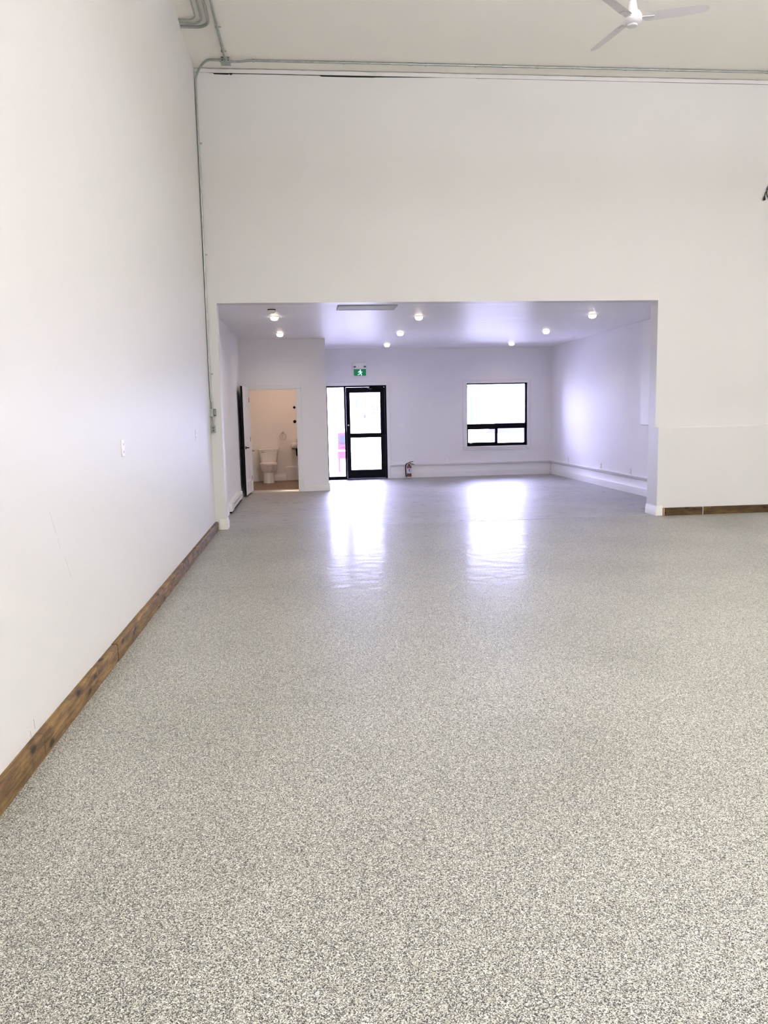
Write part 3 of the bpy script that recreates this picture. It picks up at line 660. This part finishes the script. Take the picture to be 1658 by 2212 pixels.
# ------------------------------------------------------------------ front room fittings
# exit sign with two emergency heads
t = empty('exit_sign', (1.235, AYF, 2.335), label='green running man exit sign with two lamp heads above the door', category='sign')
obj('housing', B(1.082, 1.390, AYF-.055, AYF, 2.328, 2.512, b=.004), m_plate, t)
obj('battery_case', B(1.065, 1.400, AYF-.070, AYF, 2.512, 2.640, b=.010), m_plate, t)
sg = obj('green_panel', B(1.098, 1.375, AYF-.0565, AYF-.054, 2.350, 2.500), m_green, t)
b = MB(); Y0, Y1 = AYF-.0585, AYF-.056
def poly(pts): b.prism(pts, 'y', Y0, Y1)
cx = 1.237
b.lathe((cx+.012, Y0, 2.474), [(.013, 0), (.013, .002)], 14, axis='y')
poly([(cx-.012, 2.458), (cx+.018, 2.456), (cx+.026, 2.412), (cx-.004, 2.408)])
poly([(cx-.012, 2.457), (cx-.042, 2.440), (cx-.040, 2.412), (cx-.030, 2.412), (cx-.029, 2.434), (cx-.004, 2.446)])
poly([(cx+.016, 2.455), (cx+.044, 2.432), (cx+.054, 2.440), (cx+.058, 2.432), (cx+.044, 2.418), (cx+.018, 2.438)])
poly([(cx-.004, 2.412), (cx+.022, 2.412), (cx+.046, 2.386), (cx+.036, 2.354), (cx+.024, 2.356), (cx+.030, 2.382)])
poly([(cx-.004, 2.412), (cx+.014, 2.408), (cx-.006, 2.378), (cx-.050, 2.366), (cx-.052, 2.378), (cx-.018, 2.388)])
obj('pictogram', b, m_greenlit, sg)
for s in (-1, 1):
    b = MB(); b.lathe((0, 0, 0), [(.020, .03), (.036, .0), (.036, -.012)], 18, axis='y'); x = 1.235+s*.115
    b.v = [(x+v[0]+s*.02*0, AYF-.085+v[1], 2.562+v[2]*.8+v[1]*.7) for v in b.v]
    h = obj('lamp_head', b, m_plate, t)
    b = MB(); b.lathe((0, 0, 0), [(.031, -.0125), (.031, -.015)], 18, axis='y'); b.v = [(x+v[0], AYF-.085+v[1], 2.558+v[2]*.62+v[1]*.7) for v in b.v]
    obj('lens', b, m_lens, h)
# fire extinguisher
ex, ey = 2.318, AYF-.105
t = empty('fire_extinguisher', (ex, ey, 0), label='small dark red fire extinguisher with black hose on the floor by the far skirting', category='fire extinguisher')
b = MB(); b.lathe((ex, ey, 0), [(.045, .0), (.052, .006), (.053, .03), (.053, .245), (.046, .275), (.026, .296), (.020, .300)], 28); cyl = obj('cylinder', b, m_red, t)
b = MB(); b.lathe((ex, ey, 0), [(.0545, .112), (.0545, .228)], 28, cap=False); obj('label', b, m_label, cyl)
b = MB(); b.lathe((ex, ey, 0), [(.0545, .012), (.0545, .034)], 28, cap=False); obj('bottom_band', b, m_plate, cyl)
for z0, z1, a0, a1 in ((.165, .212, -1.95, -1.35), (.14, .152, -1.9, -1.2)):
    b = MB(); b.loft([[(ex+.0552*math.cos(a0+(a1-a0)*i/6), ey+.0552*math.sin(a0+(a1-a0)*i/6), z) for i in range(7)] for z in (z0, z1)], cap=False, close=False); obj('label_print', b, m_ink, cyl)
b = MB(); b.cyl((ex, ey, .298), (ex, ey, .345), .017, n=14); b.box(ex-.018, ex+.022, ey-.012, ey+.012, .325, .362, b=.004); obj('valve', b, m_black, t)
b = MB(); b.prism([(ex, .350), (ex+.095, .378), (ex+.098, .390), (ex, .366)], 'y', ey-.011, ey+.011); obj('lever', b, m_black, t)
b = MB(); b.prism([(ex+.005, .335), (ex+.055, .318), (ex+.118, .305), (ex+.120, .317), (ex+.05, .335), (ex+.005, .350)], 'y', ey-.011, ey+.011); obj('carry_handle', b, m_black, t)
b = MB(); b.cyl((ex+.0, ey-.017, .335), (ex, ey-.026, .335), .015, n=14); obj('gauge', b, m_chrome, t)
b = MB(); b.tube([(ex-.015, ey-.005, .340), (ex-.05, ey-.006, .338), (ex-.080, ey-.008, .305), (ex-.085, ey-.008, .24), (ex-.080, ey-.006, .12), (ex-.070, ey-.006, .03)], [.010, .012, .012, .012, .012, .014], 10); obj('hose', b, m_black, t)
# smoke detector
sx, sy = -.43, 11.03
t = empty('smoke_detector', (sx, sy, AZ), label='white round smoke detector on the room ceiling near the opening', category='smoke detector')
b = MB(); b.lathe((sx, sy, AZ), [(.062, 0), (.062, -.004), (.050, -.006)], 28); obj('base', b, m_plate, t)
b = MB(); b.lathe((sx, sy, AZ), [(.056, -.005), (.056, -.020)], 28); obj('vent_shade', b, m_dark, t)  # solid black band, shade between base and cover put into its colour
b = MB(); b.lathe((sx, sy, AZ), [(.058, -.019), (.062, -.024), (.058, -.042), (.035, -.058), (.012, -.060)], 28); obj('cover', b, m_plate, t)
# ceiling panel
t = empty('ceiling_panel', (.875, 10.87, AZ), label='flat grey green rectangular panel on the room ceiling behind the opening', category='ceiling panel')
obj('panel_face', B(.495, 1.255, 10.69, 11.075, AZ-.014, AZ), m_grille, t)
b = MB(); b.box(.468, .497, 10.665, 11.10, AZ-.018, AZ, b=.003); b.box(1.253, 1.282, 10.665, 11.10, AZ-.018, AZ, b=.003); b.box(.497, 1.253, 10.665, 10.692, AZ-.018, AZ, b=.003); b.box(.497, 1.253, 11.073, 11.10, AZ-.018, AZ, b=.003); obj('panel_frame', b, m_grille, t)
# electric baseboard heater
t = empty('baseboard_heater', (-1.215, 12.95, 0), label='white electric baseboard heater along the left wall of the front room', category='heater')
pr = [(-1.25, .045), (-1.19, .045), (-1.183, .06), (-1.183, .112), (-1.25, .112)]
obj('lower_cover', MB().prism(pr, 'y', 12.06, 13.88), m_heater, t)
obj('upper_cover', MB().prism([(-1.25, .128), (-1.183, .128), (-1.183, .150), (-1.195, .168), (-1.25, .172)], 'y', 12.06, 13.88), m_heater, t)
obj('heat_slot', B(-1.25, -1.192, 12.3, 13.86, .110, .130), m_dark, t)
obj('underside', B(-1.25, -1.195, 12.05, 13.88, .012, .047), m_dark, t)
for y0, y1 in ((12.02, 12.34), (13.86, 13.90)): obj('end_cap', B(-1.25, -1.181, y0, y1, .036, .173, b=.004), m_heater, t)

# ------------------------------------------------------------------ bathroom fittings
tx = -.862
t = empty('toilet', (tx, 17.2, BZ), label='white close coupled toilet against the bathroom far wall', category='toilet')
def rr4(cx, y0, y1, hw, z, rad=.03, n=4):
    pts = []
    for (sx_, sy_, a0) in ((1, 1, 0), (-1, 1, PI/2), (-1, -1, PI), (1, -1, 3*PI/2)):
        px = cx+sx_*(hw-rad); py = (y1-rad) if sy_ > 0 else (y0+rad)
        for i in range(n+1): a = a0+PI/2*i/n; pts.append((px+rad*math.cos(a), py+rad*math.sin(a), z))
    return pts
b = MB(); b.loft([rr4(tx, 17.30, 17.475, .165, .465, .04), rr4(tx, 17.292, 17.48, .175, .50, .045), rr4(tx, 17.275, 17.485, .205, .735, .05)], smooth=True); obj('tank', b, m_porc, t)
b = MB(); b.loft([rr4(tx, 17.265, 17.488, .212, .735, .04), rr4(tx, 17.258, 17.49, .220, .745, .045), rr4(tx, 17.258, 17.49, .220, .762, .045), rr4(tx, 17.268, 17.485, .208, .772, .04)], smooth=True); obj('tank_lid', b, m_porc, t)
b = MB(); b.cyl((tx-.135, 17.285, .70), (tx-.135, 17.262, .70), .016, n=12); b.tube([(tx-.135, 17.264, .70), (tx-.11, 17.258, .699), (tx-.075, 17.260, .696)], .008, 8); obj('flush_lever', b, m_chrome, t)
def egg(cy, a, bfront, bback, z, n=28):
    pts = []
    for i in range(n):
        q = 2*PI*i/n; yy = math.sin(q); pts.append((tx+a*math.cos(q)*(1-.10*max(0, -yy)), cy+(bback if yy > 0 else bfront)*yy, z))
    return pts
b = MB(); b.loft([egg(17.05, .122, .155, .22, BZ), egg(17.05, .118, .150, .22, BZ+.03), egg(17.06, .112, .145, .21, BZ+.17), egg(17.07, .116, .155, .20, BZ+.225), egg(17.08, .158, .235, .18, BZ+.275), egg(17.08, .180, .258, .18, BZ+.335), egg(17.08, .186, .265, .19, BZ+.385)], smooth=True); obj('bowl', b, m_porc, t)
b = MB(); b.box(tx-.16, tx+.16, 17.20, 17.47, BZ+.36, .475, b=.03); obj('bowl_shelf', b, m_porc, t)
b = MB(); b.loft([egg(17.07, .180, .258, .17, BZ+.386), egg(17.07, .190, .268, .18, BZ+.392), egg(17.07, .190, .268, .18, BZ+.404), egg(17.07, .184, .262, .17, BZ+.408)], smooth=True); obj('seat', b, m_seat, t)
b = MB(); b.loft([egg(17.07, .182, .258, .17, BZ+.411), egg(17.07, .188, .266, .18, BZ+.416), egg(17.07, .186, .262, .175, BZ+.432), egg(17.07, .12, .18, .12, BZ+.446)], smooth=True); obj('seat_lid', b, m_seat, t)
# towel ring
t = empty('towel_ring', (-.535, BYF, 1.10), label='round chrome towel ring on the bathroom far wall', category='towel ring')
b = MB(); b.lathe((-.535, BYF-.012, 1.115), [(.024, .012), (.024, .002), (.014, -.004)], 18, axis='y'); b.cyl((-.535, BYF-.01, 1.115), (-.535, BYF-.05, 1.11), .009, n=10); obj('wall_mount', b, m_chrome, t)
b = MB(); b.tube([(-.535+.073*math.sin(2*PI*i/32), BYF-.046, 1.028+.073*math.cos(2*PI*i/32)) for i in range(33)], .005, 8); obj('ring', b, m_chrome, t)
# two black round wall discs
for z, rad, lb in ((1.667, .028, 'upper black round disc on the bathroom wall above the basin'), (1.352, .035, 'lower black round disc on the bathroom wall just above the tap')):
    t = empty('wall_disc', (-.262, BYF, z), label=lb, category='wall disc', group='black discs above the basin')
    b = MB(); b.lathe((-.262, BYF-.010, z), [(rad, .010), (rad, .003), (rad*.8, 0)], 24, axis='y'); obj('disc', b, m_black, t)
# wall basin
t = empty('wall_basin', (-.16, 17.3, .77), label='white wall hung basin with chrome tap, half hidden by the bathroom door frame', category='sink')
b = MB(); sx0, sx1 = -.365, .05; c_ = (sx0+sx1)/2; hw = (sx1-sx0)/2
b.loft([rr4(c_, 17.20, BYF, hw*.80, .765, .05), rr4(c_, 17.13, BYF, hw*.97, .79, .06), rr4(c_, 17.11, BYF, hw, .83, .06), rr4(c_, 17.11, BYF, hw, .852, .06), rr4(c_, 17.13, BYF-.10, hw-.025, .852, .06), rr4(c_, 17.18, BYF-.12, hw*.7, .80, .05)], smooth=True); obj('basin', b, m_porc, t)
obj('back_ledge', B(sx0+.01, sx1-.01, BYF-.09, BYF-.001, .85, .885, b=.02), m_porc, t)
b = MB(); b.cyl((c_-.07, BYF-.06, .88), (c_-.07, BYF-.06, .93), .02, n=14); b.tube([(c_-.07, BYF-.06, .92), (c_-.075, BYF-.09, .958), (c_-.08, BYF-.15, .962), (c_-.08, BYF-.18, .945)], .011, 10); b.tube([(c_-.07, BYF-.06, .93), (c_-.09, BYF-.05, .985)], .007, 8); obj('tap', b, m_chrome, t)
b = MB(); b.tube([(-.235, 17.32, .77), (-.235, 17.32, .66), (-.235, 17.34, .615), (-.235, 17.38, .605), (-.235, 17.42, .63), (-.235, 17.45, .67), (-.235, BYF, .675)], .020, 12); b.cyl((-.235, 17.32, .74), (-.235, 17.32, .71), .028, n=14); obj('waste_trap', b, m_black, t)
obj('bracket', B(-.34, .03, 17.36, BYF, .745, .772, b=.004), m_black, t)
# toilet roll post
b = MB(); b.cyl((-1.238, 17.28, .735), (-1.20, 17.28, .735), .022, n=14); b.tube([(-1.21, 17.28, .735), (-1.165, 17.28, .735), (-1.16, 17.22, .735), (-1.16, 17.12, .735)], .009, 10)
obj('paper_holder', b, m_chrome, label='small chrome toilet paper holder on the bathroom left wall', category='paper holder')

# ------------------------------------------------------------------ outdoors
struct('ground', B(-60, 90, AYF+.2, 140, -.20, -.06), m_concrete)
# red street box and hooped white rail by the door
t = empty('newspaper_box', (1.13, 21.2, -.06), label='red street newspaper box outside the sidelight', category='street box')
x0, x1, y0, y1 = .80, 1.16, 20.95, 21.40
obj('cabinet', B(x0, x1, y0, y1, .30, 1.02, b=.03), m_newsred, t)
obj('display_window', B(x0+.06, x1-.06, y0-.006, y0+.01, .70, .94, b=.01), m_winpane, t)
obj('white_stripe', B(x0+.02, x1-.02, y0-.005, y0+.01, .50, .535), m_white, t)
obj('handle', B(x0+.10, x1-.10, y0-.03, y0, .62, .65, b=.008), m_tyre, t)
for sx in (x0+.05, x1-.05):
    for sy in (y0+.05, y1-.05): obj('leg', B(sx-.025, sx+.025, sy-.025, sy+.025, -.06, .32), m_newsred, t)
b = MB(); b.tube([(.45, 20.2, -.06), (.45, 20.2, .35)] + [(.56-.11*math.cos(PI*i/8), 20.2, .35+.11*math.sin(PI*i/8)) for i in range(1, 8)] + [(.67, 20.2, .35), (.67, 20.2, .10)], .025, 10)
obj('bike_hoop', b, m_white, label='white hooped tube rail on the pavement outside the sidelight', category='rail')
# house far across the street, seen through the door
t = empty('house', (7, 75, -.06), label='pale house with a gabled bay far across the street behind the door glass', category='building')
obj('wall', B(-14, 22, 75, 83, -.06, 7.5), m_siding, t)
obj('roof', MB().prism([(74.5, 7.4), (83.5, 7.4), (79, 10.5)], 'x', -14.4, 22.4), m_siding, t)
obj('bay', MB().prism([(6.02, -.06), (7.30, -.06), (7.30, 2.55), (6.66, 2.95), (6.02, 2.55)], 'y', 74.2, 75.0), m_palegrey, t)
f = obj('window_frame', B(6.06, 7.02, 74.12, 74.2, 1.62, 2.34), m_white, t)
for a in (6.22, 6.64): obj('pane', B(a, a+.22, 74.09, 74.125, 1.76, 2.22), m_winpane, f)
obj('shutter', B(4.68, 4.98, 74.94, 75, 2.0, 2.9), m_teal, t)
for a in ((5.20, 5.28, 1.05, 1.38), (5.50, 5.70, 1.05, 1.38), (5.22, 5.3, 1.75, 1.79), (5.46, 5.64, 1.75, 1.79)): obj('window', B(a[0], a[1], 74.95, 75, a[2], a[3]), m_winpane, t)
# low white building seen through the window
t = empty('shop_building', (9, 34, -.06), label='low white building with pale teal trim opposite the window', category='building')
obj('wall', B(7.05, 16, 34, 42, -.06, 3.4), m_siding, t)
obj('fascia', B(6.9, 16.1, 33.85, 34, 2.53, 2.62), m_teal, t)
obj('downspout', B(7.22, 7.34, 33.9, 34, 1.0, 2.12), m_teal, t)
obj('corner_trim', B(7.42, 7.45, 33.95, 34, .2, 2.5), m_teal, t)
obj('corner_trim', B(7.55, 7.57, 33.95, 34, .2, 2.5), m_teal, t)
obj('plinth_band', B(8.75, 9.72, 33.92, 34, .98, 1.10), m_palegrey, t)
# white car parked outside the window
cx, cy = 6.55, 23.4
t = empty('car', (cx, cy, -.06), label='white parked car outside the lower right window pane', category='car')
side = [(-2.0, .25), (2.05, .25), (2.1, .55), (1.95, .78), (1.0, .90), (.35, 1.28), (-1.0, 1.32), (-1.75, .95), (-2.05, .85), (-2.1, .5)]
b = MB(); b.loft([[(cx+x*.985, cy-.80, z-.06) for x, z in side], [(cx+x, cy-.72, z-.06) for x, z in side], [(cx+x, cy+.72, z-.06) for x, z in side], [(cx+x*.985, cy+.80, z-.06) for x, z in side]]); obj('body', b, m_white, t)
b = MB(); b.prism([(cx-1.3, .84), (cx+.80, .84), (cx+.28, 1.16), (cx-.95, 1.20)], 'y', cy-.812, cy+.812); obj('side_window', b, m_carwin, t)
b = MB(); b.prism([(cx+.52, 1.13), (cx+.98, .86), (cx+1.0, .875), (cx+.53, 1.15)], 'y', cy-.66, cy+.66); obj('windscreen', b, m_carwin, t)
for wx in (-1.3, 1.3):
    for wy in (-.78, .66):
        b = MB(); b.lathe((cx+wx, cy+wy, .26), [(.20, -.01), (.31, 0), (.32, .06), (.31, .12), (.20, .13)], 22, axis='y'); wh = obj('wheel', b, m_tyre, t)
        b = MB(); b.lathe((cx+wx, cy+wy-.02 if wy < 0 else cy+wy+.14, .26), [(.19, 0), (.17, .012)], 18, axis='y'); obj('hubcap', b, m_steel, wh)
for wy in (-.6, .6): obj('headlight', B(cx+1.98, cx+2.09, cy+wy-.14, cy+wy+.14, .50, .62, b=.02), m_plate, t)
